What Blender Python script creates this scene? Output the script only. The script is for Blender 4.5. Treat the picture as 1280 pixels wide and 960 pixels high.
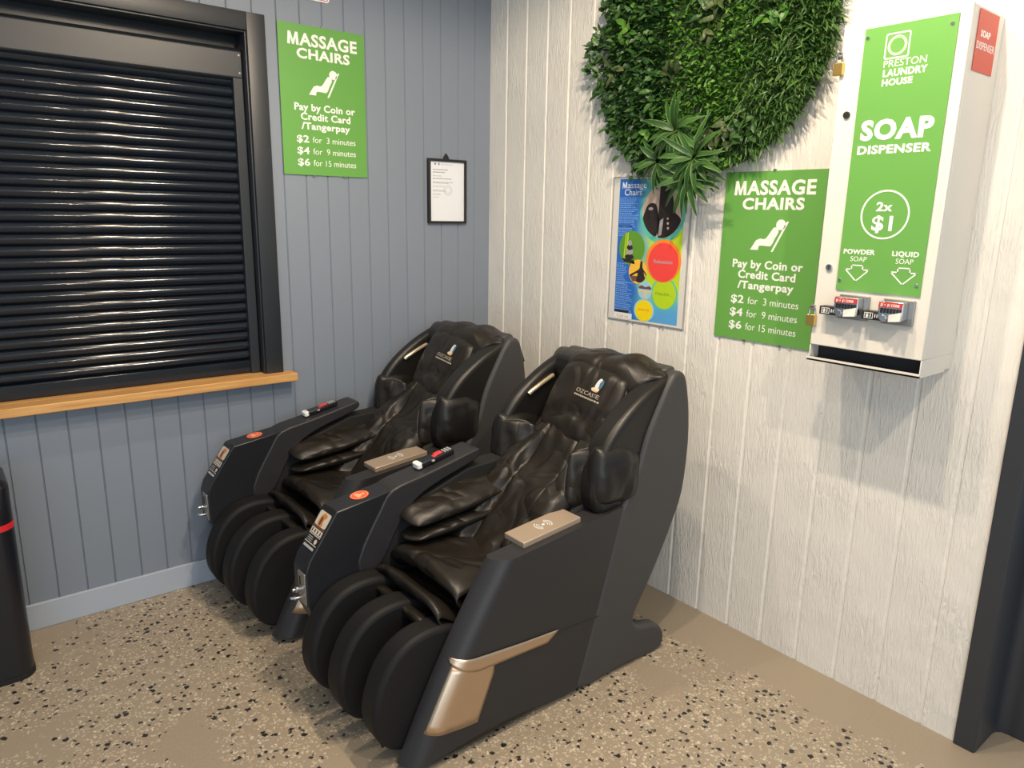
import bpy, bmesh, math, random
from mathutils import Vector, Matrix, noise

for o in list(bpy.data.objects):
    bpy.data.objects.remove(o, do_unlink=True)
SC = bpy.context.scene
COL = SC.collection

# ------------------------------------------------------------------ camera
CAM = Vector((-2.2914, -3.0377, 1.55))
yaw, pitch, roll = .6807, -.2275, .0176
fw = Vector((math.sin(yaw)*math.cos(pitch), math.cos(yaw)*math.cos(pitch), math.sin(pitch)))
rt = Vector((math.cos(yaw), -math.sin(yaw), 0)); up = rt.cross(fw)
rt, up = math.cos(roll)*rt+math.sin(roll)*up, math.cos(roll)*up-math.sin(roll)*rt
cd = bpy.data.cameras.new('camera'); cam = bpy.data.objects.new('camera', cd); COL.objects.link(cam)
cd.sensor_width = 36; cd.lens = 914.5653/1280*36; cd.clip_start = .02
m = Matrix((rt, up, -fw)).transposed().to_4x4(); m.translation = CAM
cam.matrix_world = m
SC.camera = cam

# ------------------------------------------------------------------ light
SC.view_settings.view_transform = 'Standard'; SC.view_settings.look = 'None'
SC.view_settings.gamma = 1; SC.view_settings.use_curve_mapping = False
SC.view_settings.exposure = 0.0
W = bpy.data.worlds.new('daylight'); SC.world = W; W.use_nodes = True
bg = W.node_tree.nodes['Background']; bg.inputs[0].default_value = (.70, .86, 1, 1); bg.inputs[1].default_value = .55
def downlight(name, x, y, power, z=2.79, cone=174, blend=.25, col=(1, .82, .62), r=.028, tgt=None):
    l = bpy.data.lights.new(name, 'SPOT'); l.energy = power; l.color = col; l.spot_size = math.radians(cone)
    l.spot_blend = blend; l.shadow_soft_size = r
    o = bpy.data.objects.new(name, l); COL.objects.link(o); o.location = (x, y, z)
    return o
downlight('downlight_lamp', -1.06, -2.10, 92)
downlight('downlight_lamp', -1.06, -1.72, 76)
downlight('downlight_lamp', -1.35, -3.25, 98)
downlight('downlight_lamp', -1.42, -.89, 52, cone=125, blend=.7)
downlight('downlight_lamp', -2.3, -2.3, 22)
downlight('downlight_lamp', -2.6, -3.6, 22)
# daylight through the shopfront on the left, behind the photographer
sl = bpy.data.lights.new('shopfront_daylight', 'AREA'); sl.shape = 'RECTANGLE'; sl.size = 3.2; sl.size_y = 2.2
sl.energy = 48; sl.color = (.8, .9, 1)
so = bpy.data.objects.new('shopfront_daylight', sl); COL.objects.link(so); so.location = (-3.4, -5.0, 1.3)
so.rotation_euler = (Vector((-1.2, -.8, .9))-so.location).to_track_quat('-Z', 'Y').to_euler()

# ------------------------------------------------------------------ materials
def mat(name, col, rough=.5, metal=0, spec=.5, coat=0, bump=None, sheen=0):
    m = bpy.data.materials.new(name); m.use_nodes = True
    b = m.node_tree.nodes['Principled BSDF']
    b.inputs['Base Color'].default_value = (*col, 1); b.inputs['Roughness'].default_value = rough
    b.inputs['Metallic'].default_value = metal; b.inputs['Specular IOR Level'].default_value = spec
    b.inputs['Coat Weight'].default_value = coat
    if bump:
        sc, st, dist = bump[:3]
        n = N(m, 'ShaderNodeTexNoise'); n.inputs['Scale'].default_value = sc; n.inputs['Detail'].default_value = 4
        bp = N(m, 'ShaderNodeBump'); bp.inputs['Strength'].default_value = st; bp.inputs['Distance'].default_value = dist
        tc = N(m, 'ShaderNodeTexCoord')
        L(m, tc.outputs['Object'], n.inputs['Vector']); L(m, n.outputs['Fac'], bp.inputs['Height']); L(m, bp.outputs['Normal'], b.inputs['Normal'])
    return m
def N(m, t): return m.node_tree.nodes.new(t)
def L(m, a, b): m.node_tree.links.new(a, b)
def BS(m): return m.node_tree.nodes['Principled BSDF']
def srgb(r, g, b):
    f = lambda c: (c/255/12.92 if c/255 <= .04045 else ((c/255+.055)/1.055)**2.4)
    return (f(r), f(g), f(b))
def mixcol(m, fac, a, b):
    x = N(m, 'ShaderNodeMix'); x.data_type = 'RGBA'
    for sock, v in ((x.inputs[0], fac), (x.inputs[6], a), (x.inputs[7], b)):
        if isinstance(v, (tuple, list)): sock.default_value = (*v, 1)
        elif isinstance(v, (int, float)): sock.default_value = v
        else: L(m, v, sock)
    return x.outputs[2]
def math_(m, op, a, b=None):
    x = N(m, 'ShaderNodeMath'); x.operation = op
    for i, v in enumerate((a, b)):
        if v is None: continue
        if isinstance(v, (int, float)): x.inputs[i].default_value = v
        else: L(m, v, x.inputs[i])
    return x.outputs[0]
def smap(m, v, a, b, c=0, d=1):
    x = N(m, 'ShaderNodeMapRange'); L(m, v, x.inputs[0])
    for i, k in enumerate((a, b, c, d)): x.inputs[i+1].default_value = k
    return x.outputs[0]

M_grey = mat('grey_paint', (.214, .250, .307), .55)
M_base = mat('pale_blue_grey_paint', (.40, .455, .54), .5)
M_ceil = mat('white_ceiling_paint', (.8, .8, .78), .8)
M_frame = mat('charcoal_powder_coat', (.019, .0235, .030), .40, bump=(900, .08, .001))
M_slat = mat('black_shutter_enamel', (.010, .0145, .022), .13)
M_wood = mat('oiled_pine', (.62, .33, .11), .45)
def wood(m):
    tc = N(m, 'ShaderNodeTexCoord'); mp = N(m, 'ShaderNodeMapping'); mp.inputs['Scale'].default_value = (3, 60, 60)
    n = N(m, 'ShaderNodeTexNoise'); n.inputs['Scale'].default_value = 1.5; n.inputs['Detail'].default_value = 5
    L(m, tc.outputs['Object'], mp.inputs[0]); L(m, mp.outputs[0], n.inputs['Vector'])
    L(m, mixcol(m, smap(m, n.outputs['Fac'], .3, .7), (.70, .40, .15), (.50, .25, .075)), BS(m).inputs['Base Color'])
wood(M_wood)
# rough-sawn white boards
M_white = mat('rough_sawn_white_paint', (.79, .77, .72), .6)
def rough_white(m):
    tc = N(m, 'ShaderNodeTexCoord'); mp = N(m, 'ShaderNodeMapping'); mp.inputs['Scale'].default_value = (1, 34, 7)
    L(m, tc.outputs['Object'], mp.inputs[0])
    n = N(m, 'ShaderNodeTexNoise'); n.inputs['Scale'].default_value = 2.2; n.inputs['Detail'].default_value = 7; n.inputs['Distortion'].default_value = 1.6
    L(m, mp.outputs[0], n.inputs['Vector'])
    mp2 = N(m, 'ShaderNodeMapping'); mp2.inputs['Scale'].default_value = (1, 120, 9); L(m, tc.outputs['Object'], mp2.inputs[0])
    n2 = N(m, 'ShaderNodeTexNoise'); n2.inputs['Scale'].default_value = 2; n2.inputs['Detail'].default_value = 5; n2.inputs['Distortion'].default_value = .6
    L(m, mp2.outputs[0], n2.inputs['Vector'])
    n3 = N(m, 'ShaderNodeTexNoise'); n3.inputs['Scale'].default_value = 5; L(m, tc.outputs['Object'], n3.inputs['Vector'])
    h = math_(m, 'ADD', math_(m, 'MULTIPLY', n.outputs['Fac'], smap(m, n3.outputs['Fac'], .4, .65, .25, 1.1)), math_(m, 'MULTIPLY', n2.outputs['Fac'], .45))
    b = N(m, 'ShaderNodeBump'); b.inputs['Strength'].default_value = .55; b.inputs['Distance'].default_value = .012
    L(m, h, b.inputs['Height']); L(m, b.outputs['Normal'], BS(m).inputs['Normal'])
rough_white(M_white)
# polished concrete with exposed stones
M_floor = mat('polished_aggregate_concrete', (.4, .32, .23), .45, spec=.35)
def concrete(m):
    tc = N(m, 'ShaderNodeTexCoord'); P = tc.outputs['Object']
    def noi(s, d=3):
        n = N(m, 'ShaderNodeTexNoise'); n.inputs['Scale'].default_value = s; n.inputs['Detail'].default_value = d; L(m, P, n.inputs['Vector']); return n.outputs['Fac']
    warp = N(m, 'ShaderNodeTexNoise'); warp.inputs['Scale'].default_value = 95; L(m, P, warp.inputs['Vector'])
    vm = N(m, 'ShaderNodeVectorMath'); vm.operation = 'SCALE'; L(m, warp.outputs['Color'], vm.inputs[0]); vm.inputs['Scale'].default_value = .02
    va = N(m, 'ShaderNodeVectorMath'); va.operation = 'ADD'; L(m, P, va.inputs[0]); L(m, vm.outputs[0], va.inputs[1])
    def vor(s):
        v = N(m, 'ShaderNodeTexVoronoi'); v.inputs['Scale'].default_value = s; v.voronoi_dimensions = '2D'; L(m, va.outputs[0], v.inputs['Vector'])
        sx = N(m, 'ShaderNodeSeparateColor'); L(m, v.outputs['Color'], sx.inputs[0]); return v.outputs['Distance'], sx
    base = mixcol(m, smap(m, noi(1.7, 4), .3, .7), (.285, .235, .175), (.345, .285, .21))
    base = mixcol(m, smap(m, noi(140, 2), .35, .65), base, (.33, .275, .205))
    patch = smap(m, noi(2.6, 5), .33, .56)          # where the grinding has opened the stones
    # the strip along both walls is left unground
    sp = N(m, 'ShaderNodeSeparateXYZ'); L(m, P, sp.inputs[0])
    edge = math_(m, 'MINIMUM', smap(m, math_(m, 'ADD', sp.outputs[0], math_(m, 'MULTIPLY', noi(4), .3)), .02, -.22), 1.0)
    patch = math_(m, 'MULTIPLY', patch, edge)
    out = base
    for s, thr, pick, ca, cb in ((120, .36, .32, (.60, .54, .43), (.46, .40, .30)), (84, .38, .26, (.62, .56, .45), (.40, .32, .22)), (54, .32, .20, (.30, .24, .17), (.52, .44, .32)), (64, .38, .10, (.03, .029, .029), (.06, .055, .05)), (42, .34, .115, (.014, .014, .016), (.03, .028, .027))):
        d, c = vor(s)
        size = math_(m, 'MULTIPLY', smap(m, c.outputs[1], 0, 1, .5, 1.15), thr)
        mk = math_(m, 'MULTIPLY', math_(m, 'LESS_THAN', d, size), math_(m, 'LESS_THAN', c.outputs[0], pick))
        mk = math_(m, 'MULTIPLY', mk, math_(m, 'GREATER_THAN', math_(m, 'ADD', patch, math_(m, 'MULTIPLY', c.outputs[2], .25)), .45))
        out = mixcol(m, mk, out, mixcol(m, c.outputs[2], ca, cb))
    L(m, out, BS(m).inputs['Base Color'])
    L(m, smap(m, noi(6), .3, .7, .34, .5), BS(m).inputs['Roughness'])
concrete(M_floor)

M_green = mat('green_sign_print', (.135, .36, .075), .35)
M_signw = mat('white_sign_print', (.86, .87, .83), .4)
M_leather = mat('black_leather', (.012, .011, .0105), .38, spec=.4, bump=(260, .12, .002))
M_leather2 = mat('soft_black_upholstery', (.016, .013, .010), .40, spec=.42)
def creases(m):
    tc = N(m, 'ShaderNodeTexCoord'); a = N(m, 'ShaderNodeTexNoise'); a.inputs['Scale'].default_value = 5.5; a.inputs['Detail'].default_value = 1.2; a.inputs['Distortion'].default_value = .8
    c = N(m, 'ShaderNodeTexNoise'); c.inputs['Scale'].default_value = 140; L(m, tc.outputs['Object'], a.inputs['Vector']); L(m, tc.outputs['Object'], c.inputs['Vector'])
    r = math_(m, 'ABSOLUTE', math_(m, 'SUBTRACT', a.outputs['Fac'], .5))
    b = N(m, 'ShaderNodeBump'); b.inputs['Strength'].default_value = .32; b.inputs['Distance'].default_value = .02
    L(m, math_(m, 'ADD', smap(m, r, 0, .12), math_(m, 'MULTIPLY', c.outputs['Fac'], .05)), b.inputs['Height']); L(m, b.outputs['Normal'], BS(m).inputs['Normal'])
creases(M_leather2)
M_lobe = mat('black_knit_upholstery', (.0095, .0092, .010), .6, spec=.25, bump=(700, .1, .001))
M_side = mat('charcoal_leatherette', (.025, .0245, .027), .42, spec=.4, bump=(800, .06, .001))
M_shell = mat('charcoal_shell_leatherette', (.048, .047, .049), .5, spec=.4, bump=(800, .06, .001))
M_plastic = mat('satin_black_plastic', (.012, .013, .016), .38)
M_dark = mat('matt_black_fabric', (.008, .008, .008), .8)
M_bronze = mat('brushed_bronze', (.62, .47, .34), .28, metal=.9)
M_pad = mat('champagne_plastic', (.46, .36, .27), .35, metal=.35)
M_gold = mat('polished_gold_trim', (.9, .74, .5), .22, metal=.7)
M_pipe = mat('grey_piping', (.075, .068, .058), .5)
M_chrome = mat('polished_steel', (.62, .62, .62), .2, metal=1)
M_steel = mat('grey_zinc', (.35, .35, .34), .35, metal=.8)
M_orange = mat('orange_sticker_vinyl', (.80, .11, .03), .4)
M_orange2 = mat('pale_orange_print', (.9, .42, .25), .4)
M_brass = mat('brass', (.72, .48, .14), .3, metal=.9)
M_cab = mat('white_enamel', (.73, .70, .635), .42)
M_red = mat('red_sticker_vinyl', srgb(205, 70, 50), .4)
M_redl = mat('red_label', (.38, .025, .03), .4)
M_black = mat('black_print', (.012, .012, .014), .5)
M_cream = mat('cream_card', (.72, .62, .40), .6)
M_paper = mat('white_paper', (.80, .83, .87), .6)
M_ink = mat('grey_ink', (.22, .23, .25), .7)
M_inkl = mat('pale_grey_ink', (.52, .54, .57), .7)
M_pink = mat('magenta_print', (.55, .07, .25), .5)
M_col = mat('dark_grey_steel_paint', (.030, .034, .042), .42, bump=(30, .08, .002))
M_blackgloss = mat('gloss_black_plastic', (.010, .011, .016), .3)
M_redband = mat('red_band', (.62, .02, .03), .4)

# ------------------------------------------------------------------ mesh helpers
class MB:
    def __init__(s, org=(0, 0, 0)): s.v = []; s.f = []; s.mi = []; s.org = Vector(org)
    def add(s, vs, fs, mi=0):
        k = len(s.v); s.v += [Vector(p) for p in vs]; s.f += [tuple(i+k for i in f) for f in fs]; s.mi += [mi]*len(fs); return s
    def box(s, a, b, mi=0):
        (x0, y0, z0), (x1, y1, z1) = [min(p, q) for p, q in zip(a, b)], [max(p, q) for p, q in zip(a, b)]
        return s.add([(x0,y0,z0),(x1,y0,z0),(x1,y1,z0),(x0,y1,z0),(x0,y0,z1),(x1,y0,z1),(x1,y1,z1),(x0,y1,z1)],
                     [(0,3,2,1),(4,5,6,7),(0,1,5,4),(1,2,6,5),(2,3,7,6),(3,0,4,7)], mi)
    def prism(s, poly, a, b, axis=1, mi=0):
        n = len(poly)
        def P(p, t):
            if axis == 1: return (p[0], t, p[1])
            if axis == 0: return (t, p[0], p[1])
            return (p[0], p[1], t)
        s.add([P(p, a) for p in poly]+[P(p, b) for p in poly],
              [tuple(range(n)), tuple(range(2*n-1, n-1, -1))]+[(i, i+n, (i+1) % n+n, (i+1) % n) for i in range(n)], mi)
        return s
    def rings(s, rings, cap=True, closed=True, mi=0):
        n = len(rings[0]); k = len(rings); vs = [p for r in rings for p in r]; fs = []
        for i in range(k-1):
            for j in range(n if closed else n-1):
                fs.append((i*n+j, i*n+(j+1) % n, (i+1)*n+(j+1) % n, (i+1)*n+j))
        if cap: fs += [tuple(range(n-1, -1, -1)), tuple((k-1)*n+j for j in range(n))]
        return s.add(vs, fs, mi)
    def grid(s, rows, mi=0): return s.rings(rows, cap=False, closed=False, mi=mi)
    def tube(s, path, r, n=8, mi=0, closed=False):
        path = [Vector(p) for p in path]; R = []
        for i, p in enumerate(path):
            a = path[(i-1) % len(path)] if (closed or i) else p; b = path[(i+1) % len(path)] if (closed or i < len(path)-1) else p
            t = (b-a).normalized(); u = t.cross(Vector((0, 0, 1)) if abs(t.z) < .9 else Vector((1, 0, 0))).normalized(); w = t.cross(u)
            R.append([p+r*(math.cos(q)*u+math.sin(q)*w) for q in [2*math.pi*k/n for k in range(n)]])
        if closed: R.append(R[0])
        return s.rings(R, cap=not closed, mi=mi)
    def cyl(s, c, d, r, n=20, mi=0, r2=None):
        c = Vector(c); d = Vector(d); t = d.normalized(); u = t.cross(Vector((0, 0, 1)) if abs(t.z) < .9 else Vector((1, 0, 0))).normalized(); w = t.cross(u)
        ring = lambda p, q: [p+q*(math.cos(2*math.pi*k/n)*u+math.sin(2*math.pi*k/n)*w) for k in range(n)]
        return s.rings([ring(c, r), ring(c+d, r if r2 is None else r2)], mi=mi)
    def pillow(s, c, ex, ey, sx, sy, th, n=16, p=4, q=.5, mi=0, fn=None):
        c, ex, ey = Vector(c), Vector(ex).normalized(), Vector(ey).normalized(); en = ex.cross(ey).normalized()
        for sg in (1, -1):
            rows = []
            for i in range(n+1):
                row = []
                for j in range(n+1):
                    u, v = -1+2*j/n, -1+2*i/n
                    u, v = math.sin(u*math.pi/2), math.sin(v*math.pi/2)
                    e = max(0, (1-abs(u)**p)*(1-abs(v)**p))**q
                    k = 1-.13*(u*u*v*v)
                    h = sg*th*e
                    if fn and e > 0: h += fn(u, v)*e
                    row.append(c+ex*(sx*u*k)+ey*(sy*v*k)+en*h)
                rows.append(row if sg > 0 else row[::-1])
            s.grid(rows, mi)
        return s
    def build(s, name, mats, parent=None, smooth=40, bevel=0, seg=3, subsurf=0, merge=False, solid=0, kind=None, bang=30):
        me = bpy.data.meshes.new(name)
        me.from_pydata([tuple(p-s.org) for p in s.v], [], s.f)
        mats = mats if isinstance(mats, (list, tuple)) else [mats]
        for x in mats: me.materials.append(x)
        me.polygons.foreach_set('material_index', s.mi)
        bm = bmesh.new(); bm.from_mesh(me)
        if merge: bmesh.ops.remove_doubles(bm, verts=bm.verts, dist=1e-5)
        bmesh.ops.recalc_face_normals(bm, faces=bm.faces); bm.to_mesh(me); bm.free()
        o = bpy.data.objects.new(name, me); COL.objects.link(o)
        if parent is not None: o.parent = parent
        else: o.location = s.org
        if smooth:
            me.polygons.foreach_set('use_smooth', [True]*len(me.polygons))
            if smooth < 180: me.set_sharp_from_angle(angle=math.radians(smooth))
        if solid:
            md = o.modifiers.new('thickness', 'SOLIDIFY'); md.thickness = solid; md.offset = 0
        if bevel:
            md = o.modifiers.new('edge', 'BEVEL'); md.width = bevel; md.segments = seg; md.limit_method = 'ANGLE'; md.angle_limit = math.radians(bang)
            md.harden_normals = False
            me.polygons.foreach_set('use_smooth', [True]*len(me.polygons))
        if subsurf:
            md = o.modifiers.new('soft', 'SUBSURF'); md.levels = subsurf; md.render_levels = subsurf
        if kind: o['kind'] = kind
        return o
def crom(pts, n=6, closed=True):
    out = []; k = len(pts); rng = range(k) if closed else range(k-1)
    for i in rng:
        g = lambda j: Vector((*pts[j % k], 0)) if closed else Vector((*pts[max(0, min(k-1, j))], 0))
        a, b, c, d = g(i-1), g(i), g(i+1), g(i+2)
        for t in [q/n for q in range(n)]:
            p = .5*((2*b)+(c-a)*t+(2*a-5*b+4*c-d)*t*t+(3*b-a-3*c+d)*t**3)
            out.append((p.x, p.y))
    if not closed: out.append(tuple(pts[-1]))
    return out
def rrect(x0, y0, x1, y1, r, n=5):
    out = []
    for cx, cy, a in ((x1-r, y1-r, 0), (x0+r, y1-r, 90), (x0+r, y0+r, 180), (x1-r, y0+r, 270)):
        for k in range(n+1):
            t = math.radians(a+90*k/n); out.append((cx+r*math.cos(t), cy+r*math.sin(t)))
    return out
def circ(cx, cy, r, n=32, ry=None): return [(cx+r*math.cos(2*math.pi*k/n), cy+(ry or r)*math.sin(2*math.pi*k/n)) for k in range(n)]
def tag(o, label=None, cat=None, group=None, kind=None):
    for k, v in (('label', label), ('category', cat), ('group', group), ('kind', kind)):
        if v: o[k] = v
    return o
def empty(name, loc, label=None, cat=None, group=None, kind=None):
    o = bpy.data.objects.new(name, None); COL.objects.link(o); o.location = loc; o.empty_display_size = .1
    return tag(o, label, cat, group, kind)
def copy_tree(o, parent=None):
    c = o.copy(); COL.objects.link(c)
    if parent is not None: c.parent = parent
    for ch in list(o.children): copy_tree(ch, c)
    return c
# plane frames: (origin, right, up, normal) -> flat print pieces standing proud of the surface
class Plane:
    def __init__(s, o, r, u): s.o = Vector(o); s.r = Vector(r).normalized(); s.u = Vector(u).normalized(); s.n = s.r.cross(s.u)
    def P(s, x, y, h=0): return s.o+s.r*x+s.u*y+s.n*h
    def poly(s, mb, pts, h0, h1, mi=0):
        n = len(pts)
        mb.add([s.P(*p, h0) for p in pts]+[s.P(*p, h1) for p in pts],
               [tuple(range(n)), tuple(range(2*n-1, n-1, -1))]+[(i, i+n, (i+1) % n+n, (i+1) % n) for i in range(n)], mi)
    def ring(s, mb, outer, inner, h0, h1, mi=0):
        n = len(outer); vs = [s.P(*p, h) for h in (h0, h1) for q in (outer, inner) for p in q]; fs = []
        for i in range(n):
            j = (i+1) % n; fs += [(i, j, n+j, n+i), (2*n+i, 3*n+i, 3*n+j, 2*n+j), (i, 2*n+i, 2*n+j, j), (n+i, n+j, 3*n+j, 3*n+i)]
        mb.add(vs, fs, mi)
    def stroke(s, mb, path, w, h0, h1, mi=0, closed=False):
        k = len(path)
        for i in range(k if closed else k-1):
            a, b = Vector(path[i]), Vector(path[(i+1) % k]); d = (b-a).normalized()*w/2; q = Vector((-d.y, d.x)); a2, b2 = a-d*.9, b+d*.9
            s.poly(mb, [tuple(a2-q), tuple(b2-q), tuple(b2+q), tuple(a2+q)], h0, h1, mi)
    def text(s, mb, txt, x0, base, width, cap, h0=.0005, h1=.0012, bold=0, shear=0, mi=0):
        vs, fs = text_geo(txt, bold, shear)
        xs = [p.x for p in vs]; a, b = min(xs), max(xs); kx = width/(b-a); ky = cap/CAPH
        n = len(vs)
        V = [s.P(x0+(p.x-a)*kx, base+p.y*ky, h1 if p.z > .01 else h0) for p in vs]
        mb.add(V, fs, mi)
_tc = {}
CAPH = .7
def raw_text(txt, bold=0, shear=0):
    c = bpy.data.curves.new('lettering_outline', 'FONT'); c.body = txt; c.offset = bold; c.shear = shear; c.extrude = .02; c.resolution_u = 3
    o = bpy.data.objects.new('lettering_outline', c); COL.objects.link(o)
    dg = bpy.context.evaluated_depsgraph_get(); me = bpy.data.meshes.new_from_object(o.evaluated_get(dg))
    r = ([v.co.copy() for v in me.vertices], [tuple(p.vertices) for p in me.polygons])
    bpy.data.objects.remove(o, do_unlink=True); bpy.data.curves.remove(c); bpy.data.meshes.remove(me)
    return r
def text_geo(txt, bold, shear):
    key = (txt, bold, shear)
    if key in _tc: return _tc[key]
    if len(txt) == 1:
        vs, fs = raw_text(txt, bold, shear) if txt != ' ' else ([], [])
        if txt == 'M' and bold > 0:      # drawn by hand: splayed heavy capital
            xs = [p.x for p in raw_text('M')[0]]; a, b_ = min(xs)-bold, max(xs)+bold; w_ = .10+1.9*bold; c0, c1 = -bold, CAPH+bold; m_ = (a+b_)/2
            pts = [(a, c0), (a+w_, c0), (a+w_+.03, c1-.34), (m_-.045-bold*.4, c0), (m_+.045+bold*.4, c0), (b_-w_-.03, c1-.34), (b_-w_, c0), (b_, c0), (b_-.045, c1), (b_-.045-w_, c1), (m_, c0+.27), (a+.045+w_, c1), (a+.045, c1)]
            n = len(pts); vs = [Vector((x, y, z)) for z in (-.02, .02) for x, y in pts]
            tri = [(0, 1, 2, 12), (12, 2, 11), (2, 3, 10, 11), (3, 4, 10), (4, 5, 9, 10), (5, 8, 9), (5, 6, 7, 8)]
            fs = [tuple(i+n for i in t) for t in tri]+[t[::-1] for t in tri]+[(i, (i+1) % n, (i+1) % n+n, i+n) for i in range(n)]
    else:
        vs, fs, x = [], [], 0
        for ch in txt:
            g, f = text_geo(ch, bold, shear)
            k = len(vs); vs += [p+Vector((x, 0, 0)) for p in g]; fs += [tuple(i+k for i in q) for q in f]
            ka = ('adv', ch)
            if ka not in _tc:
                wd = lambda t: max(p.x for p in raw_text(t)[0])-min(p.x for p in raw_text(t)[0])
                _tc[ka] = wd('H'+ch+'H')-wd('HH')
            x += _tc[ka]+bold*1.1
    _tc[key] = (vs, fs)
    return _tc[key]
_h = text_geo('H', 0, 0)[0]; CAPH = max(p.y for p in _h)-min(p.y for p in _h)

# ================================================================== SETTING
CZ = 2.8
b = MB(); b.box((-4.6, -6.0, -.12), (1.6, .3, 0)); b.build('floor', M_floor, smooth=0, kind='structure')
b = MB(); b.box((-4.6, -6.0, CZ), (.14, .14, CZ+.1)); b.build('ceiling', M_ceil, smooth=0, kind='structure')
# grey v-jointed boards with an opening for the shutter
OX0, OX1, OZ0, OZ1 = -3.05, -1.19, .85, 2.225
def vprofile(x0, x1, pitch, anchor, w, d, flat=0):
    k0 = math.ceil((x0-anchor)/pitch); pts = [(x0, 0)]
    k = k0
    while anchor+k*pitch < x1-.004:
        x = anchor+k*pitch
        if x > x0+.004:
            pts += [(x-w/2, 0), (x-flat/2, d), (x+flat/2, d), (x+w/2, 0)] if flat else [(x-w/2, 0), (x, d), (x+w/2, 0)]
        k += 1
    return pts+[(x1, 0)]
b = MB()
for x0, x1, z0, z1 in ((-4.6, OX0, 0, CZ), (OX0, OX1, 0, OZ0), (OX0, OX1, OZ1, CZ), (OX1, 0.0, 0, CZ)):
    pr = vprofile(x0, x1, .0968, -.288, .007, .005)
    poly = pr+[(x1, .13), (x0, .13)]
    b.prism(poly, z0, z1, axis=2)
b.build('wall_back', M_grey, smooth=0, kind='structure')
b = MB(); b.box((-4.6, -.014, 0), (-.001, 0, .103)); b.build('baseboard_back', M_base, bevel=.003, kind='structure')
# white rough-sawn boards
b = MB(); pr = vprofile(-2.392, 0.0, .1437, .011, .016, .005, .009)
poly = [(d, y) for y, d in pr]+[(.13, 0.0), (.13, -2.392)]
b.prism(poly, 0, CZ, axis=2); b.build('wall_right', M_white, smooth=0, kind='structure')
# window surround and sill
w = empty('window_1', (-2.1, 0, .85), kind='structure')
og = (-2.1, 0, .85)
b = MB(og)
b.box((-1.19, -.022, .868), (-1.117, .09, 2.288)); b.box((OX0-.07, -.022, .868), (OX0, .09, 2.288)); b.box((OX0, -.022, 2.222), (-1.19, .09, 2.288))
b.box((-1.197, -.012, .868), (-1.19, .09, 2.222)); b.box((OX0, -.012, 2.214), (-1.197, .09, 2.222))
b.box((OX0, .088, .85), (OX1, .125, 2.225)); b.build('window_frame', M_frame, w, smooth=0, bevel=.002)
b = MB(og); b.box((OX0-.1, -.078, .839), (-1.076, -.001, .872)); b.box((OX0+.002, -.001, .852), (OX1-.002, .085, .872)); b.build('window_sill', M_wood, w, bevel=.003)
# roller shutter
rs = empty('roller_shutter', (-2.1, .05, .875), 'closed black slatted roller shutter above the pine sill', 'roller shutter')
og = (-2.1, .05, .875)
b = MB(og); prof = []
z = .925
while z < 2.06:
    prof += [(z, .0), (z+.003, .010), (z+.007, .002)]
    for k in range(1, 8):
        t = k/8; prof.append((z+.007+.0335*t, .002-.010*math.sin(math.pi*min(1, t*.95))**.8))
    z += .0405
prof.append((z, 0))
rows = [[(-1.232, .052+d, zz), (-3.0, .052+d, zz)] for zz, d in prof]
b.grid(rows); b.build('slat_curtain', M_slat, rs, smooth=28)
b = MB(og); b.box((-3.0, .036, .874), (-1.236, .06, .927)); b.build('bottom_bar', M_slat, rs, bevel=.003)
for x0, x1 in ((-1.238, -1.2), (OX0+.01, OX0+.045)):
    b = MB(og); b.box((x0, .024, .873), (x1, .085, 2.06)); b.build('guide_rail', M_frame, rs, bevel=.003)
hb = MB(og); hb.prism([(.022, 2.052), (.022, 2.15), (.05, 2.165), (.088, 2.165), (.088, 2.04), (.034, 2.045)], -3.03, -1.2, axis=0)
hb = hb.build('shutter_headbox', M_frame, rs, bevel=.004)
for px, pz in ((-1.212, 2.135), (-1.212, 2.07)): b = MB(og); b.cyl((px, .023, pz), (0, -.003, 0), .004, 10); b.build('screw', M_chrome, hb)
# dark steel column at the open end of the white boards
b = MB((.1, -2.45, 0))
b.prism([(-.012, -2.392), (-.012, -2.449), (.0, -2.452), (.13, -2.452), (.15, -2.456), (.163, -2.468), (.166, -2.49), (.166, -2.56), (.18, -2.56), (.18, -2.392)], 0, CZ, axis=2)
o = b.build('steel_column', M_col, bevel=.003, bang=50); tag(o, 'dark grey painted steel column at the right end of the white boarded wall', 'column')

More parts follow.
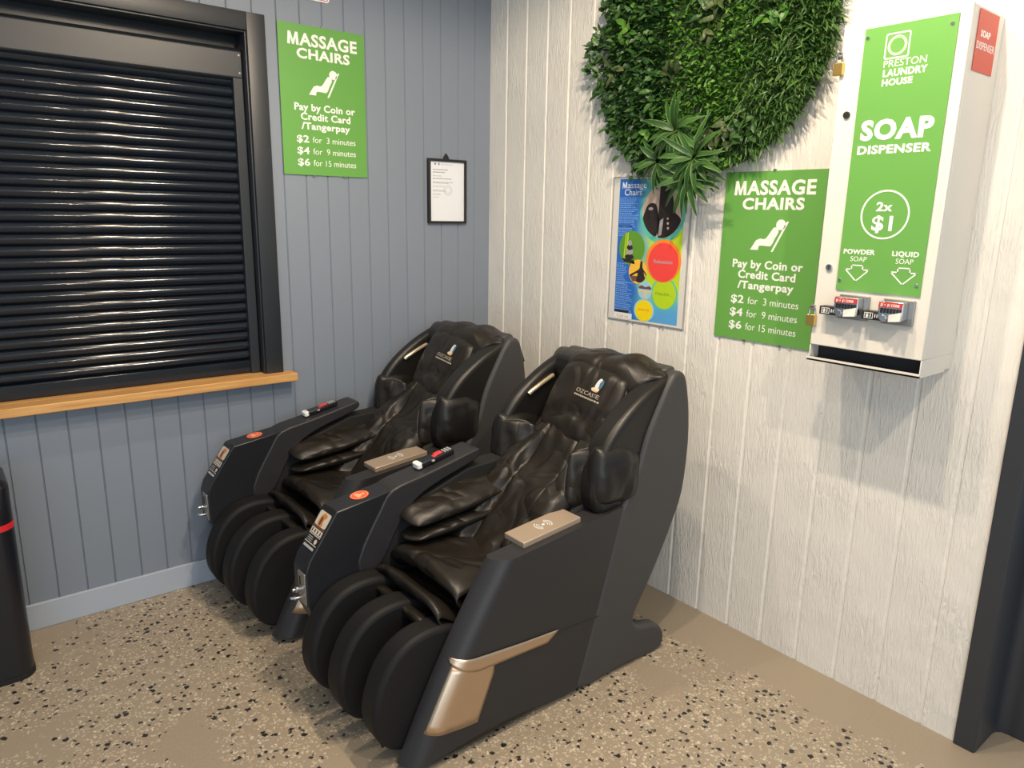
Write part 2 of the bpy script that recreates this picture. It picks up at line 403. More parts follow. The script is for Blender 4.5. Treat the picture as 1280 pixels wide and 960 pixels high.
# ================================================================== SIGNS
SIGN_L = [('MASSAGE', .039, .507, .306, .044, .032), ('CHAIRS', .076, .458, .234, .036, .034),
          ('Pay by Coin or', .056, .257, .272, .0265, .028), ('Credit Card', .082, .2205, .223, .0265, .028), ('/Tangerpay', .083, .184, .219, .0255, .028)]
PRICE = [('$2', 'for  3 minutes', .131), ('$4', 'for  9 minutes', .0845), ('$6', 'for 15 minutes', .038)]
def massage_sign(origin, right, label):
    pl = Plane(origin, right, (0, 0, 1)); t = empty('price_sign', origin, label, 'sign', 'massage chair price signs')
    b = MB(origin); pl.poly(b, [(0, 0), (.379, 0), (.379, .584), (0, .584)], .001, .006); b.build('sign_board', M_green, t, smooth=0)
    for s, x, y, w_, c, bo in SIGN_L: b = MB(origin); pl.text(b, s, x, y, w_, c, .006, .0066, bo); b.build('lettering', M_signw, t, smooth=0)
    for a, s, y in PRICE:
        b = MB(origin); pl.text(b, a, .061, y, .053, .027, .006, .0066, .02); b.build('lettering', M_signw, t, smooth=0); b = MB(origin); pl.text(b, s, .13, y, .196, .0245, .006, .0066, -.004); b.build('lettering', M_signw, t, smooth=0)
    b = MB(origin); h = (.006, .0066)
    pl.poly(b, circ(.232, .407, .0175), *h)
    pl.poly(b, crom([(.208, .398), (.226, .386), (.215, .362), (.203, .338), (.192, .334), (.158, .335), (.152, .322), (.143, .322), (.150, .352), (.158, .359), (.180, .36)], 3), .006, .0069)
    pl.poly(b, [(.143, .353), (.158, .359), (.147, .320), (.122, .320)], .006, .0072)
    pl.poly(b, [(.1495, .34), (.1535, .34), (.1535, .320), (.1495, .320)], *h)
    pl.poly(b, [(.253, .418), (.2605, .418), (.2105, .316), (.203, .316)], *h)
    b.build('reclining_figure_icon', M_signw, t, smooth=0)
    for x, y in ((.13, -.002), (.27, -.002), (.19, .586)):
        b = MB(origin); pl.poly(b, rrect(x-.004, y-.004, x+.004, y+.004, .001, 2), .0005, .008); b.build('mounting_clip', M_steel, t, smooth=0)
    return t
massage_sign((-1.0625, 0, 1.6977), (1, 0, 0), 'green massage chair price sign on the grey wall beside the black shutter')
massage_sign((0, -1.4076, 1.1248), (0, -1, 0), 'green massage chair price sign on the white wall, half tucked behind the soap dispenser')
# small notice cut by the top of the frame
b = MB((-.95, 0, 2.4)); pl = Plane((-.98, 0, 2.38), (1, 0, 0), (0, 0, 1))
pl.poly(b, rrect(0, 0, .145, .21, .012), .001, .005); pl.ring(b, rrect(.005, .005, .14, .205, .01), rrect(.008, .008, .137, .202, .008), .005, .0055, 1)
pl.poly(b, [(.015, .013), (.13, .013), (.13, .019), (.015, .019)], .005, .0055, 1)
o = b.build('notice_sign', [M_signw, M_pink], smooth=0); tag(o, 'small white notice with magenta border above the green sign on the grey wall', 'sign')
# framed certificate
t = empty('document_frame', (-.26, 0, 1.5), 'small black framed white document hung on the grey wall near the corner', 'picture frame'); og = (-.26, 0, 1.5)
pl = Plane((-.37, 0, 1.503), (1, 0, 0), (0, 0, 1)); FW, FH = .219, .298
b = MB(og); pl.ring(b, [(0, 0), (FW, 0), (FW, FH), (0, FH)], [(.013, .011), (FW-.011, .011), (FW-.011, FH-.012), (.013, FH-.012)], .001, .018)
b.build('frame', M_black, t, smooth=0, bevel=.002)
b = MB(og); pl.poly(b, [(.012, .01), (FW-.01, .01), (FW-.01, FH-.011), (.012, FH-.011)], .002, .008); pg = b.build('paper', M_paper, t, smooth=0)
b = MB(og); rnd = random.Random(4)
for y, w_, hgt in ((.247, .085, .0022), (.235, .07, .0022), (.219, .04, .0012), (.206, .09, .002), (.19, .105, .0015), (.186, .08, .001), (.171, .06, .0012), (.153, .055, .0012), (.149, .075, .001), (.134, .04, .0015), (.122, .035, .001)):
    x = .03
    while x < .03+w_:
        l = rnd.uniform(.006, .016); pl.poly(b, [(x, y), (x+l, y), (x+l, y+hgt*1.5), (x, y+hgt*1.5)], .008, .0084); x += l+.003
for k in range(8): x = .075+k*.009; pl.poly(b, [(x, .272), (x+.007, .272), (x+.007, .2735), (x, .2735)], .008, .0084)
pl.poly(b, circ(.043, .274, .005, 12), .008, .0084); pl.poly(b, circ(.064, .274, .004, 12, .006), .008, .0084)
b.build('printed_lines', M_ink, pg, smooth=0)
b = MB(og); pl.ring(b, circ(.115, .155, .024), circ(.115, .155, .021), .008, .0083); pl.ring(b, circ(.115, .155, .014), circ(.115, .155, .012), .008, .0083); b.build('stamp', M_inkl, pg, smooth=0)
b = MB(og); pl.poly(b, [(.088, FH-.001), (.125, FH-.001), (.114, FH+.018), (.1065, FH+.027), (.098, FH+.018)], .002, .008); b.build('hanging_bracket', M_black, t, smooth=0)

# poster in a clear sleeve
M_sleeve = mat('clear_acrylic_sleeve', (.70, .69, .66), .18, coat=.3)
M_alum = mat('sleeve_edge', (.42, .42, .41), .35, metal=.3)
def flat(n, c, r=.3): return mat(n, srgb(*c), r)
M_pblue = flat('poster_blue', (45, 105, 195)); M_plime = flat('poster_lime', (180, 212, 40)); M_pteal = flat('poster_teal', (90, 190, 175)); M_pred = flat('poster_red', (235, 75, 70)); M_por = flat('poster_orange', (240, 140, 50))
M_pyel = flat('poster_yellow', (240, 215, 20)); M_pwh = flat('poster_white', (225, 235, 240)); M_pink2 = flat('poster_skin', (205, 180, 165)); M_pbk = flat('poster_dark', (48, 42, 42)); M_pgr = flat('poster_green', (95, 150, 50)); M_pgy = flat('poster_grey', (165, 160, 165))
M_psky = flat('poster_sky', (150, 205, 225)); M_psand = flat('poster_sand', (225, 190, 140)); M_psun = flat('poster_sunset', (240, 190, 70)); M_pbr = flat('poster_brown', (110, 80, 70)); M_ptx = flat('poster_pale_text', (130, 175, 230))
def poster_bg(m):
    tc = N(m, 'ShaderNodeTexCoord'); sp = N(m, 'ShaderNodeSeparateXYZ'); L(m, tc.outputs['Object'], sp.inputs[0])
    # object axes: y runs right-to-left, z up; the print turns from blue to lime to pale blue
    n = N(m, 'ShaderNodeTexNoise'); n.inputs['Scale'].default_value = 9; n.inputs['Detail'].default_value = 1; L(m, tc.outputs['Object'], n.inputs['Vector'])
    right = math_(m, 'ADD', math_(m, 'MULTIPLY', sp.outputs[1], -1), math_(m, 'MULTIPLY', math_(m, 'SUBTRACT', n.outputs['Fac'], .5), .10))
    c = mixcol(m, smap(m, right, .13, .21), srgb(45, 105, 195), srgb(105, 190, 190))
    zb = smap(m, sp.outputs[2], .08, .15); zt = smap(m, sp.outputs[2], .42, .36)
    f = math_(m, 'MULTIPLY', smap(m, right, .15, .23), math_(m, 'MULTIPLY', zb, zt))
    c = mixcol(m, f, c, srgb(185, 215, 45))
    c = mixcol(m, math_(m, 'MULTIPLY', smap(m, right, .16, .24), smap(m, sp.outputs[2], .12, .05)), c, srgb(90, 165, 220))
    c = mixcol(m, math_(m, 'MULTIPLY', smap(m, right, .16, .22), smap(m, sp.outputs[2], .54, .575)), c, srgb(150, 205, 70))
    L(m, c, BS(m).inputs['Base Color'])
M_pbg = mat('poster_print_background', (.1, .3, .6), .3); poster_bg(M_pbg)
PO = (0, -.861, 1.127); t = empty('poster', PO, 'blue and lime massage poster with round photographs in a clear sleeve on the white wall', 'poster')
pl = Plane(PO, (0, -1, 0), (0, 0, 1))
b = MB(PO); pl.poly(b, [(0, 0), (.40, 0), (.40, .578), (0, .578)], .001, .004); b.build('acrylic_sleeve', M_sleeve, t, smooth=0)
b = MB(PO); pl.ring(b, [(-.002, -.002), (.402, -.002), (.402, .58), (-.002, .58)], [(.002, .002), (.398, .002), (.398, .576), (.002, .576)], .001, .006)
for x in (.11, .225, .3): pl.poly(b, [(x, -.012), (x+.006, -.012), (x+.006, 0), (x, 0)], .001, .006)
b.build('sleeve_edge', M_alum, t, smooth=0)
b = MB(PO); pl.poly(b, [(.034, .006), (.369, .010), (.369, .568), (.034, .572)], .004, .0044); sh = b.build('printed_sheet', M_pbg, t, smooth=0)
def disc(name, mats, fn):
    b = MB(PO); fn(b); return b.build(name, mats, sh, smooth=0)
rel = lambda y, z: (-.861-y, z-1.127)
def clipc(pts, cx, cy, r):   # keep points inside a circle
    out = []
    for x, y in pts:
        dx, dy = x-cx, y-cy; d = math.hypot(dx, dy)
        out.append((cx+dx*r/d, cy+dy*r/d) if d > r else (x, y))
    return out
def big(b):
    cx, cy = .263, .444; r = .101
    pl.poly(b, circ(cx, cy-.008, r+.012), .0044, .0047, 0); pl.poly(b, circ(cx, cy, r), .0047, .0050, 1)
    C = lambda p: clipc(p, cx, cy, r-.001)
    pl.poly(b, C([(.245, .56), (.31, .56), (.33, .44), (.30, .40), (.245, .42)]), .0050, .0053, 2)
    pl.poly(b, C(crom([(.17, .43), (.19, .47), (.225, .475), (.24, .45), (.25, .40), (.235, .345), (.19, .36), (.165, .40)], 4)), .0053, .0056, 2)
    pl.poly(b, C(crom([(.25, .44), (.30, .45), (.355, .42), (.36, .38), (.30, .34), (.25, .345), (.245, .40)], 4)), .0053, .0056, 2)
    pl.poly(b, C([(.255, .41), (.272, .42), (.266, .355), (.25, .35)]), .0056, .0058, 3)
    for k in range(3): pl.poly(b, circ(.293+k*.002, .418-k*.018, .005, 10), .0056, .0058, 1)
    pl.poly(b, circ(.205, .455, .012, 16, .006), .0056, .0058, 3)
disc('photo_chair', [M_pteal, M_pink2, M_pbk, M_pgy], big)
def redc(b):
    pl.poly(b, circ(.283, .255, .088, 40, .084), .0046, .0051, 0); pl.poly(b, circ(.283, .25, .076, 40, .076), .0051, .0054, 1)
    pl.text(b, 'Relaxation', .236, .246, .093, .013, .0054, .0057, .02, 0, 2)
disc('red_circle', [M_por, M_pred, M_pgy], redc)
def limec(b):
    pl.poly(b, circ(.297, .127, .066, 36), .00438, .0046, 0); pl.poly(b, circ(.297, .127, .059, 36), .0046, .0048, 1)
    pl.text(b, 'Health...', .255, .121, .085, .012, .0048, .005, 0, 0, 2)
disc('lime_circle', [M_pteal, M_plime, M_pgr], limec)
def yelc(b):
    pl.poly(b, circ(.198, .052, .054, 32, .046), .0044, .0046, 0); pl.poly(b, circ(.198, .05, .046, 32, .043), .0046, .0048, 1)
    pl.text(b, 'energy', .168, .05, .06, .011, .0048, .005, .02, 0, 2)
disc('yellow_circle', [M_psky, M_pyel, M_por], yelc)
def bamboo(b):
    cx, cy, r = .115, .298, .069
    pl.poly(b, circ(cx, cy, r, 36), .0048, .0051, 0); C = lambda p: clipc(p, cx, cy, r-.001)
    for x in (.072, .084): pl.poly(b, C([(x, .25), (x+.007, .25), (x+.012, .36), (x+.005, .36)]), .0051, .0053, 1)
    pl.poly(b, C([(.06, .255), (.13, .25), (.14, .225), (.07, .23)]), .0051, .0053, 2)
    for k, (y, w_) in enumerate(((.262, .024), (.282, .02), (.3, .016), (.318, .011))): pl.poly(b, circ(.105, y, w_, 18, .011), .0053+k*.0001, .0055+k*.0001, 2+(k % 2))
disc('photo_stones', [M_pgr, M_plime, M_pbk, M_pgy], bamboo)
def yoga(b):
    cx, cy, r = .155, .205, .049
    pl.poly(b, circ(cx, cy, r, 30), .0051, .0053, 0); C = lambda p: clipc(p, cx, cy, r-.001)
    pl.poly(b, C([(.106, .185), (.205, .185), (.2, .15), (.12, .15)]), .0053, .0054, 1)
    pl.poly(b, C(crom([(.165, .235), (.16, .215), (.115, .192), (.12, .185), (.155, .2), (.15, .165), (.195, .165), (.187, .205), (.2, .19), (.2, .2), (.18, .222), (.178, .245), (.17, .255)], 3)), .0054, .0056, 2)
disc('photo_sunset', [M_psun, M_pbr, M_pbk], yoga)
def beach(b):
    cx, cy, r = .198, .133, .037
    pl.poly(b, circ(cx, cy, r, 28), .0046, .0051, 0); C = lambda p: clipc(p, cx, cy, r-.001)
    pl.poly(b, C([(.162, .132), (.235, .132), (.235, .125), (.162, .125)]), .0051, .0053, 1)
    pl.poly(b, C([(.165, .147), (.18, .153), (.2, .146), (.22, .152), (.232, .145), (.232, .138), (.165, .138)]), .0051, .0053, 2)
    for x in (.19, .203): pl.poly(b, C([(x, .128), (x+.008, .128), (x+.007, .10), (x, .10)]), .0053, .0055, 1)
disc('photo_beach', [M_psky, M_psand, M_pbr], beach)
def ptext(b):
    pl.text(b, 'Massage', .048, .535, .128, .024, .0044, .0047, .005); pl.text(b, 'Chairs', .062, .507, .092, .024, .0044, .0047, .005)
    rnd = random.Random(9)
    for y0, n, x1 in ((.495, 16, .14), (.39, 7, .13), (.232, 12, .095), (.155, 9, .125), (.088, 9, .13)):
        for k in range(n):
            y = y0-k*.0075; x = .038
            lim = x1*rnd.uniform(.75, 1)
            while x < lim:
                l = rnd.uniform(.006, .016); pl.poly(b, [(x, y), (x+l, y), (x+l, y+.0028), (x, y+.0028)], .0044, .0047, 1); x += l+.0028
disc('lettering', [M_pwh, M_ptx], ptext)
def plab(b):
    pl.poly(b, [(.034, .006), (.134, .007), (.134, .03), (.034, .03)], .0044, .0048, 0); pl.poly(b, [(.036, .03), (.115, .03), (.115, .041), (.036, .041)], .0044, .0048, 1)
    pl.text(b, 'Call us', .05, .012, .065, .010, .0048, .005, .01, 0, 2)
disc('contact_label', [M_pwh, M_pbk, M_por], plab)

# ================================================================== MASSAGE CHAIRS
CO = (-.9, -1.22, 0); CY = -1.22
def mir(y): return 2*CY-y
def nz(x, y, z, s=1): return noise.noise(Vector((x*s, y*s, z*s)))
YO, YI, RC = -1.52, -1.442, .070
ZB = .012
def xf(t): return -1.405+.31*t-.012*math.sin(math.pi*t)
def xr(t): return -.765+.185*t
def arm_ring(t, side=1, ztop=lambda x: .565+.055*max(0, min(1, (x+1.09)/.51))):
    f, r = xf(t), xr(t); pts = [(f+.012, YI), (f, YI-.012)]
    for k in range(17):
        a = math.radians(180+90*k/16); pts.append((f+RC+RC*math.cos(a), YO+RC+RC*math.sin(a)))
    pts += [(f+RC+(r-f-RC)*q, YO) for q in (.25, .5, .75)]+[(r, YO), (r, YI)]
    pts += [(f+.012+(r-f-.012)*q, YI) for q in (.75, .5, .25)]
    return [(x, y if side > 0 else mir(y), ZB+.03*math.exp(-((x+1.1)/.25)**2)*(1-t)+(ztop(x)-ZB)*t) for x, y in pts]
def surf(p, z, e):
    t = (z-ZB)/.563; f = xf(t)
    if p < 0:
        a = math.radians(270)+p/RC; return (f+RC+(RC+e)*math.cos(a), YO+RC+(RC+e)*math.sin(a), z)
    return (f+RC+p, YO-e, z)
def make_chair():
    root = empty('massage_chair', CO)
    B = lambda: MB(CO)
    # base under seat
    b = B(); b.prism(crom([(-1.3, .05), (-1.05, .03), (-.6, .03), (-.45, .1), (-.5, .34), (-1.0, .34), (-1.2, .3)], 4), -1.40, -1.04); b.build('base', M_dark, root, bevel=.02)
    # side arms
    for sd, nm in ((1, 'arm_panel'), (-1, 'arm_panel')):
        b = B(); zt = (lambda x: .565+.055*max(0, min(1, (x+1.09)/.51))) if sd > 0 else (lambda x: .50)
        b.rings([arm_ring(k/10, sd, zt) for k in range(11)]); b.build(nm, M_side, root, bevel=.014, seg=3, bang=50)
    # seam line across the arm panel
    b = B(); b.tube([(-.86, YO-.0005, .262), (-.80, YO-.0005, .262), (-.675, YO-.0005, .255)], .0016, 6); b.build('seam', M_black, root)
    # bronze trim: a slim lip that widens rearwards into a blade, over a wrapped plate
    b = B()
    def lip(x): q = max(0, min(1, (x+1.30)/.42)); return .262-.015*q, .318-.042*q**.8      # lower / upper edge of the blade at x
    pa = -.078; rows = []
    for r in range(5):
        row = []
        for k in range(33):
            q = k/32; zm = .285; t = (zm-ZB)/.563; x0 = xf(t)+RC
            p = pa+((-.885-x0)-pa)*q; zl, zu = lip(x0+p)
            taper = min(1, (q/.30))**.7; zl = zu-(zu-zl)*(.10+.90*taper)
            z_ = zl+(zu-zl)*r/4
            p2 = p+(z_-zl)*1.1*max(0, (q-.7)/.3)
            row.append(surf(p2, z_, .0045))
        rows.append(row)
    b.grid(rows); tp = b.build('trim_plate', M_bronze, root, solid=.003, smooth=35)
    b = B(); rows = []
    for r in range(9):
        zt_ = .296; z_ = .10+(zt_-.10)*r/8; t = (z_-ZB)/.563; p1 = (-1.168+(min(z_, .258)-.10)*.42)-(xf(t)+RC); row = []
        for k in range(17):
            q = k/16; zz = z_+.012*(1-r/8)*(1-q-math.sin(q*math.pi*.5))-(.03*q*(r/8)**3)
            row.append(surf(-.062+(p1+.062)*q, zz, .0030))
        rows.append(row)
    b.grid(rows); b.build('lower_plate', M_bronze, tp, solid=.002, smooth=35)
    # shell sides with rear foot
    prof = crom([(-.765, .012), (-.735, .11), (-.70, .225), (-.655, .36), (-.615, .49), (-.585, .595), (-.545, .66), (-.505, .75), (-.475, .84), (-.428, .93), (-.38, 1.01), (-.345, 1.042), (-.305, 1.035), (-.282, .985), (-.262, .89), (-.254, .76), (-.27, .60), (-.315, .49), (-.37, .385), (-.43, .285), (-.49, .19), (-.47, .145), (-.42, .128), (-.36, .11), (-.322, .065), (-.325, .018), (-.36, .002), (-.55, .01)], 3)
    for a, c in ((YO, YO+.055), (mir(YO), mir(YO+.055))):
        b = B(); b.prism(prof, a, c); b.build('shell_side', M_shell, root, bevel=.016, seg=4, bang=50)
    b = B(); b.prism([(-.36, 1.035), (-.33, 1.055), (-.295, 1.05), (-.272, .985), (-.258, .89), (-.252, .76), (-.268, .60), (-.312, .49), (-.43, .285), (-.46, .31), (-.36, .5), (-.32, .6), (-.3, .76), (-.31, .9)], YO+.05, mir(YO+.05)); b.build('back_cover', M_shell, root, bevel=.014)
    # padded wings
    wp = crom([(-.33, 1.035), (-.41, 1.012), (-.50, .965), (-.59, .90), (-.655, .83), (-.69, .755), (-.70, .67), (-.665, .60), (-.55, .58), (-.42, .66), (-.33, .8), (-.31, .93)], 4)
    for sd in (1, -1):
        y0, y1 = (YO+.016, YO+.072) if sd > 0 else (mir(YO+.016), mir(YO+.072))
        b = B(); b.prism(wp, y0, y1+(.036 if sd > 0 else 0)); wg = b.build('head_wing', M_leather, root, bevel=.026, seg=5, bang=45)
        # gold light bar on the inner face
        yb = y1+(.0 if sd > 0 else 0); s_ = 1 if sd > 0 else -1
        pth = [(-.555, yb+s_*.004, .893), (-.545, yb+s_*.006, .902), (-.50, yb+s_*.007, .925), (-.45, yb+s_*.006, .946), (-.435, yb+s_*.003, .95)]
        if sd < 0: b = B(); b.tube(pth, .0085, 10); b.build('light_bar', M_gold, wg)
        # shoulder airbag: rolled outer cushion and thinner inner flap
        yc = y1 if sd > 0 else y1
        fn = lambda u, v: .006*math.sin(5*u+2*v)+.004*nz(u*3, v*3, sd)-.009*math.exp(-((u-.25-.2*v)/.07)**2)-.006*math.exp(-((v-.55-.3*u)/.07)**2)
        b = B(); b.pillow((-.59, yc-s_*.026, .725), (1, 0, -.1), (.1, 0, 1), .108, .104, .058, 20, p=3, fn=fn); b.build('shoulder_airbag', M_leather, root, smooth=180, merge=True)
        fc, fx = ((-.668, yc+.020, .712), Vector((1, -.35, 0))) if sd > 0 else ((-.648, yc-.045, .715), Vector((.55, -.84, 0)))
        b = B(); b.pillow(fc, fx, (.08, 0, 1), .075, .10, .022, 14, fn=fn)
        fl = b.build('shoulder_flap', M_leather2, root, smooth=180, merge=True)
        b = B(); pts = []
        for k in range(36):
            a = 2*math.pi*k/36; u = abs(math.cos(a))**.55*(1 if math.cos(a) >= 0 else -1); v = abs(math.sin(a))**.55*(1 if math.sin(a) >= 0 else -1)
            kk = 1-.13*u*u*v*v; pts.append(Vector(fc)+fx.normalized()*.076*u*kk+Vector((.08, 0, 1)).normalized()*.101*v*kk)
        b.tube(pts, .0026, 6, closed=True); b.build('piping', M_pipe, fl)
    b = B(); b.prism([(-.31, 1.045), (-.37, 1.048), (-.415, 1.03), (-.43, .98), (-.40, .88), (-.31, .88)], -1.455, -.985); b.build('hood_lining', M_leather, root, bevel=.015)
    # backrest core and upholstery
    b = B(); b.prism([(-.33, 1.02), (-.38, 1.01), (-.40, .95), (-.43, .88), (-.52, .79), (-.62, .69), (-.73, .61), (-.80, .54), (-.92, .44), (-.6, .38), (-.35, .55), (-.31, .9)], -1.44, -1.0); b.build('backrest_core', M_dark, root, bevel=.02)
    line = crom([(-.96, .425), (-.88, .497), (-.81, .557), (-.74, .628), (-.655, .70), (-.575, .795), (-.50, .87), (-.44, .95), (-.41, 1.01)], 7, closed=False)
    b = B(); rows = []
    nU = 44
    for i, (x, z) in enumerate(line):
        a = line[max(0, i-1)]; c = line[min(len(line)-1, i+1)]; dx, dz = c[0]-a[0], c[1]-a[1]; l = math.hypot(dx, dz); nx, nz_ = -dz/l, dx/l
        v = i/(len(line)-1); row = []
        for j in range(nU+1):
            u = -1+2*j/nU; y = CY+u*(.20-.075*max(0, min(1, (v-.5)/.2)))
            au = abs(u); wB = .40+.12*v
            bol = max(0, min(1, (au-wB)/.13)); bol = bol*bol*(3-2*bol)*(1-max(0, min(1, (v-.48)/.16)))
            d = .005+.034*bol*(1-.25*max(0, (au-.8)/.2))
            if wB-.03 < au < wB+.07: d -= .012*math.sin((au-wB+.03)/.10*math.pi)
            if .22 < v < .62 and bol > .5: d -= .009*max(0, math.cos((v*34+au*7)))**8
            if bol < .3: d += .006*math.sin(v*30+2.5*math.sin(u*4))*(1-au)+.008*nz(u*2.2, v*7, 3.1)
            d += .006*nz(u*3.5, v*5, 7.7)
            d -= .05*max(0, (au-.86)/.14)**2
            row.append((x+nx*d, y, z+nz_*d))
        rows.append(row)
    b.grid(rows); b.build('backrest_upholstery', M_leather2, root, smooth=180, solid=.006)
    # headrest cover: pillow flap with piping, drape over the top
    ex = Vector((-.04, -.995, -.087)).normalized(); ey = Vector((.473, -.095, .876)); ey = (ey-ex*ey.dot(ex)).normalized(); hc = Vector((-.50, -1.232, .897))
    def hf(u, v):
        return .006*nz(u*1.6, v*1.6, 1.2)-.012*math.exp(-((v+.28+.25*abs(u-.1))/.09)**2)*math.exp(-(u/.55)**2)+.007*math.exp(-((u-.45-.1*v)/.07)**2)-.005*math.exp(-((u-.62-.12*v)/.06)**2)
    b = B(); b.pillow(hc, ex, ey, .170, .150, .034, 30, p=5, fn=hf); hr = b.build('headrest_pillow', M_leather2, root, smooth=180, merge=True)
    en = ex.cross(ey).normalized()
    b = B(); pts = []
    for k in range(64):
        a = 2*math.pi*k/64; c_, s_ = math.cos(a), math.sin(a); u = abs(c_)**.4*(1 if c_ >= 0 else -1); v = abs(s_)**.4*(1 if s_ >= 0 else -1); kk = 1-.13*u*u*v*v
        pts.append(hc+ex*(.171*u*kk)+ey*(.151*v*kk))
    b.tube(pts, .0042, 6, closed=True); b.build('piping', M_pipe, hr)
    lp = Plane(hc+ex*.035+ey*.048, ex, ey)
    b = B(); h0, h1 = 0, .0014
    lp.text(b, 'OZCASTE', -.062, -.018, .118, .014, h0, h1, 0, 0, 0); 
    for k in range(13): lp.poly(b, [(-.062+k*.0098, -.031), (-.055+k*.0098, -.031), (-.055+k*.0098, -.025), (-.062+k*.0098, -.025)], h0, h1, 0)
    lp.poly(b, crom([(.008, .004), (.034, .004), (.042, .016), (.03, .02), (.012, .018), (.0, .012)], 4), h0, h1, 1)
    lp.poly(b, crom([(.012, .018), (.03, .02), (.026, .036), (.032, .052), (.02, .054), (.012, .04)], 4), h0, h1, 2)
    lp.poly(b, crom([(.028, .02), (.044, .018), (.05, .034), (.044, .05), (.034, .05), (.03, .036)], 4), h0, h1, 3)
    for k, p in enumerate(b.v):
        d_ = p-hc; x_, y_, h_ = d_.dot(ex), d_.dot(ey), d_.dot(en); u_, v_ = x_/.170, y_/.150
        e_ = max(0, (1-abs(u_)**5)*(1-abs(v_)**5))**.5; b.v[k] = hc+ex*x_+ey*y_+en*((.034+hf(u_, v_))*e_+h_+.0012)
    b.build('embroidered_logo', [mat('grey_thread', (.36, .32, .26), .6), mat('cream_thread', (.75, .55, .36), .6), mat('white_thread', (.62, .66, .68), .6), mat('blue_thread', (.06, .17, .26), .6)], hr, smooth=0)
    b = B(); rows = []
    pr = [(-.455, 1.012), (-.44, 1.04), (-.415, 1.06), (-.385, 1.068), (-.345, 1.068), (-.305, 1.058), (-.278, 1.035), (-.255, .98)]
    pr = crom(pr, 3, closed=False)
    for i, (x, z) in enumerate(pr):
        v = i/(len(pr)-1); row = []
        ya, yb = (-1.09+.03*v, -1.395-.10*min(1, v*2.2))
        for j in range(33):
            u = j/32; y = ya+(yb-ya)*u
            zz = z-.05*max(0, (u-.6)/.4)**2-.02*max(0, (.25-u)/.25)**2+.008*nz(u*4, v*3, 5)+.006*math.sin(u*18+v*5)*math.sin(math.pi*v)*.5
            if abs(u-.42-.1*v) < .05: zz -= .006*(1-abs(u-.42-.1*v)/.05)*math.sin(math.pi*min(1, v*1.4))
            row.append((x, y, zz))
        rows.append(row)
    b.grid(rows); b.build('headrest_drape', M_leather2, root, smooth=180, solid=.008)
    # seat cushion
    def cushion(name, pr, y0, y1, wr, seed, matl, thick=.006):
        b = B(); rows = []; pr = crom(pr, 5, closed=False)
        for i, (x, z) in enumerate(pr):
            v = i/(len(pr)-1); row = []
            for j in range(41):
                u = -1+j/20; y = (y0+y1)/2+u*(y1-y0)/2
                dz = -.035*abs(u)**6+wr*(.5*nz(u*2, v*6, seed)+.6*math.sin(v*16+u*u*5+3*nz(u*1.5, v*2, seed+4))*(.5+.5*math.sin(u*3+1)))
                row.append((x-.012*wr*60*nz(u*2, v*3, seed+9)*(1 if v < .4 else 0), y, z+dz*min(1, v*4+.25)))
            rows.append(row)
        b.grid(rows); return b.build(name, matl, root, smooth=180, solid=thick)
    cushion('seat_cushion', [(-1.04, .36), (-1.11, .40), (-1.155, .435), (-1.178, .462), (-1.17, .482), (-1.12, .486), (-1.0, .472), (-.92, .455), (-.84, .46), (-.76, .50)], -1.425, -1.035, .012, 2.2, M_leather2)
    cushion('seat_apron', [(-1.10, .34), (-1.19, .375), (-1.225, .40), (-1.243, .43), (-1.235, .438), (-1.21, .425), (-1.17, .395), (-1.13, .385), (-1.08, .385)], -1.425, -1.04, .007, 8.1, M_leather2)
    cushion('calf_apron', [(-1.12, .29), (-1.22, .32), (-1.262, .35), (-1.278, .378), (-1.268, .386), (-1.24, .375), (-1.19, .345), (-1.12, .335)], -1.425, -1.04, .004, 5.1, M_leather2)
    # calf pods
    for yc, th, dx, dz in ((-1.078, .086, -.012, .018), (-1.236, .088, .002, .003), (-1.398, .086, .028, -.014)):
        pf = crom([(-1.40, .05), (-1.46, .085), (-1.493, .155), (-1.488, .24), (-1.45, .325), (-1.39, .378), (-1.31, .398), (-1.22, .385), (-1.13, .32), (-1.08, .2), (-1.13, .1), (-1.26, .045)], 5)
        b = B(); b.prism([(x+dx, z+dz) for x, z in pf], yc-th/2, yc+th/2); b.build('calf_pod', M_lobe, root, bevel=.016, seg=3, bang=50)
    # control arm: box with coin mechanism at the front, bar behind
    y0, y1 = -1.038, -.942
    b = B(); b.prism([(-1.172, .662), (-1.368, .634), (-1.466, .49), (-1.478, .455), (-1.476, .345), (-1.44, .26), (-1.25, .22), (-1.235, .45), (-1.185, .56)], y0, y1); bx = b.build('coin_box', M_plastic, root, bevel=.004, seg=2)
    b = B(); b.prism(crom([(-1.17, .662), (-1.05, .689), (-.95, .711), (-.835, .738), (-.815, .733), (-.82, .71), (-.88, .685), (-.98, .655), (-1.08, .61), (-1.15, .53), (-1.20, .44), (-1.27, .36), (-1.30, .45), (-1.22, .6)], 3), -1.042, -.935); b.build('control_arm', M_side, root, bevel=.010, seg=3, bang=50)
    b = B(); b.prism([(-1.26, .22), (-1.22, .44), (-1.14, .56), (-1.06, .605), (-.86, .672), (-.70, .68), (-.66, .5), (-.70, .22)], -1.034, -.955); b.build('arm_lining', M_dark, root, bevel=.006)
    fn = lambda u, v: .008*nz(u*3, v*3, 6)
    b = B(); b.pillow((-.95, -1.06, .592), (1, 0, .13), (0, 1, .25), .20, .078, .026, 18, p=3, fn=fn); b.build('arm_airbag', M_leather2, root, smooth=180, merge=True)
    b = B(); b.pillow((-.945, -1.072, .516), (1, 0, .08), (0, 1, -.1), .205, .07, .022, 18, p=3, fn=fn); b.build('arm_airbag', M_leather2, root, smooth=180, merge=True)
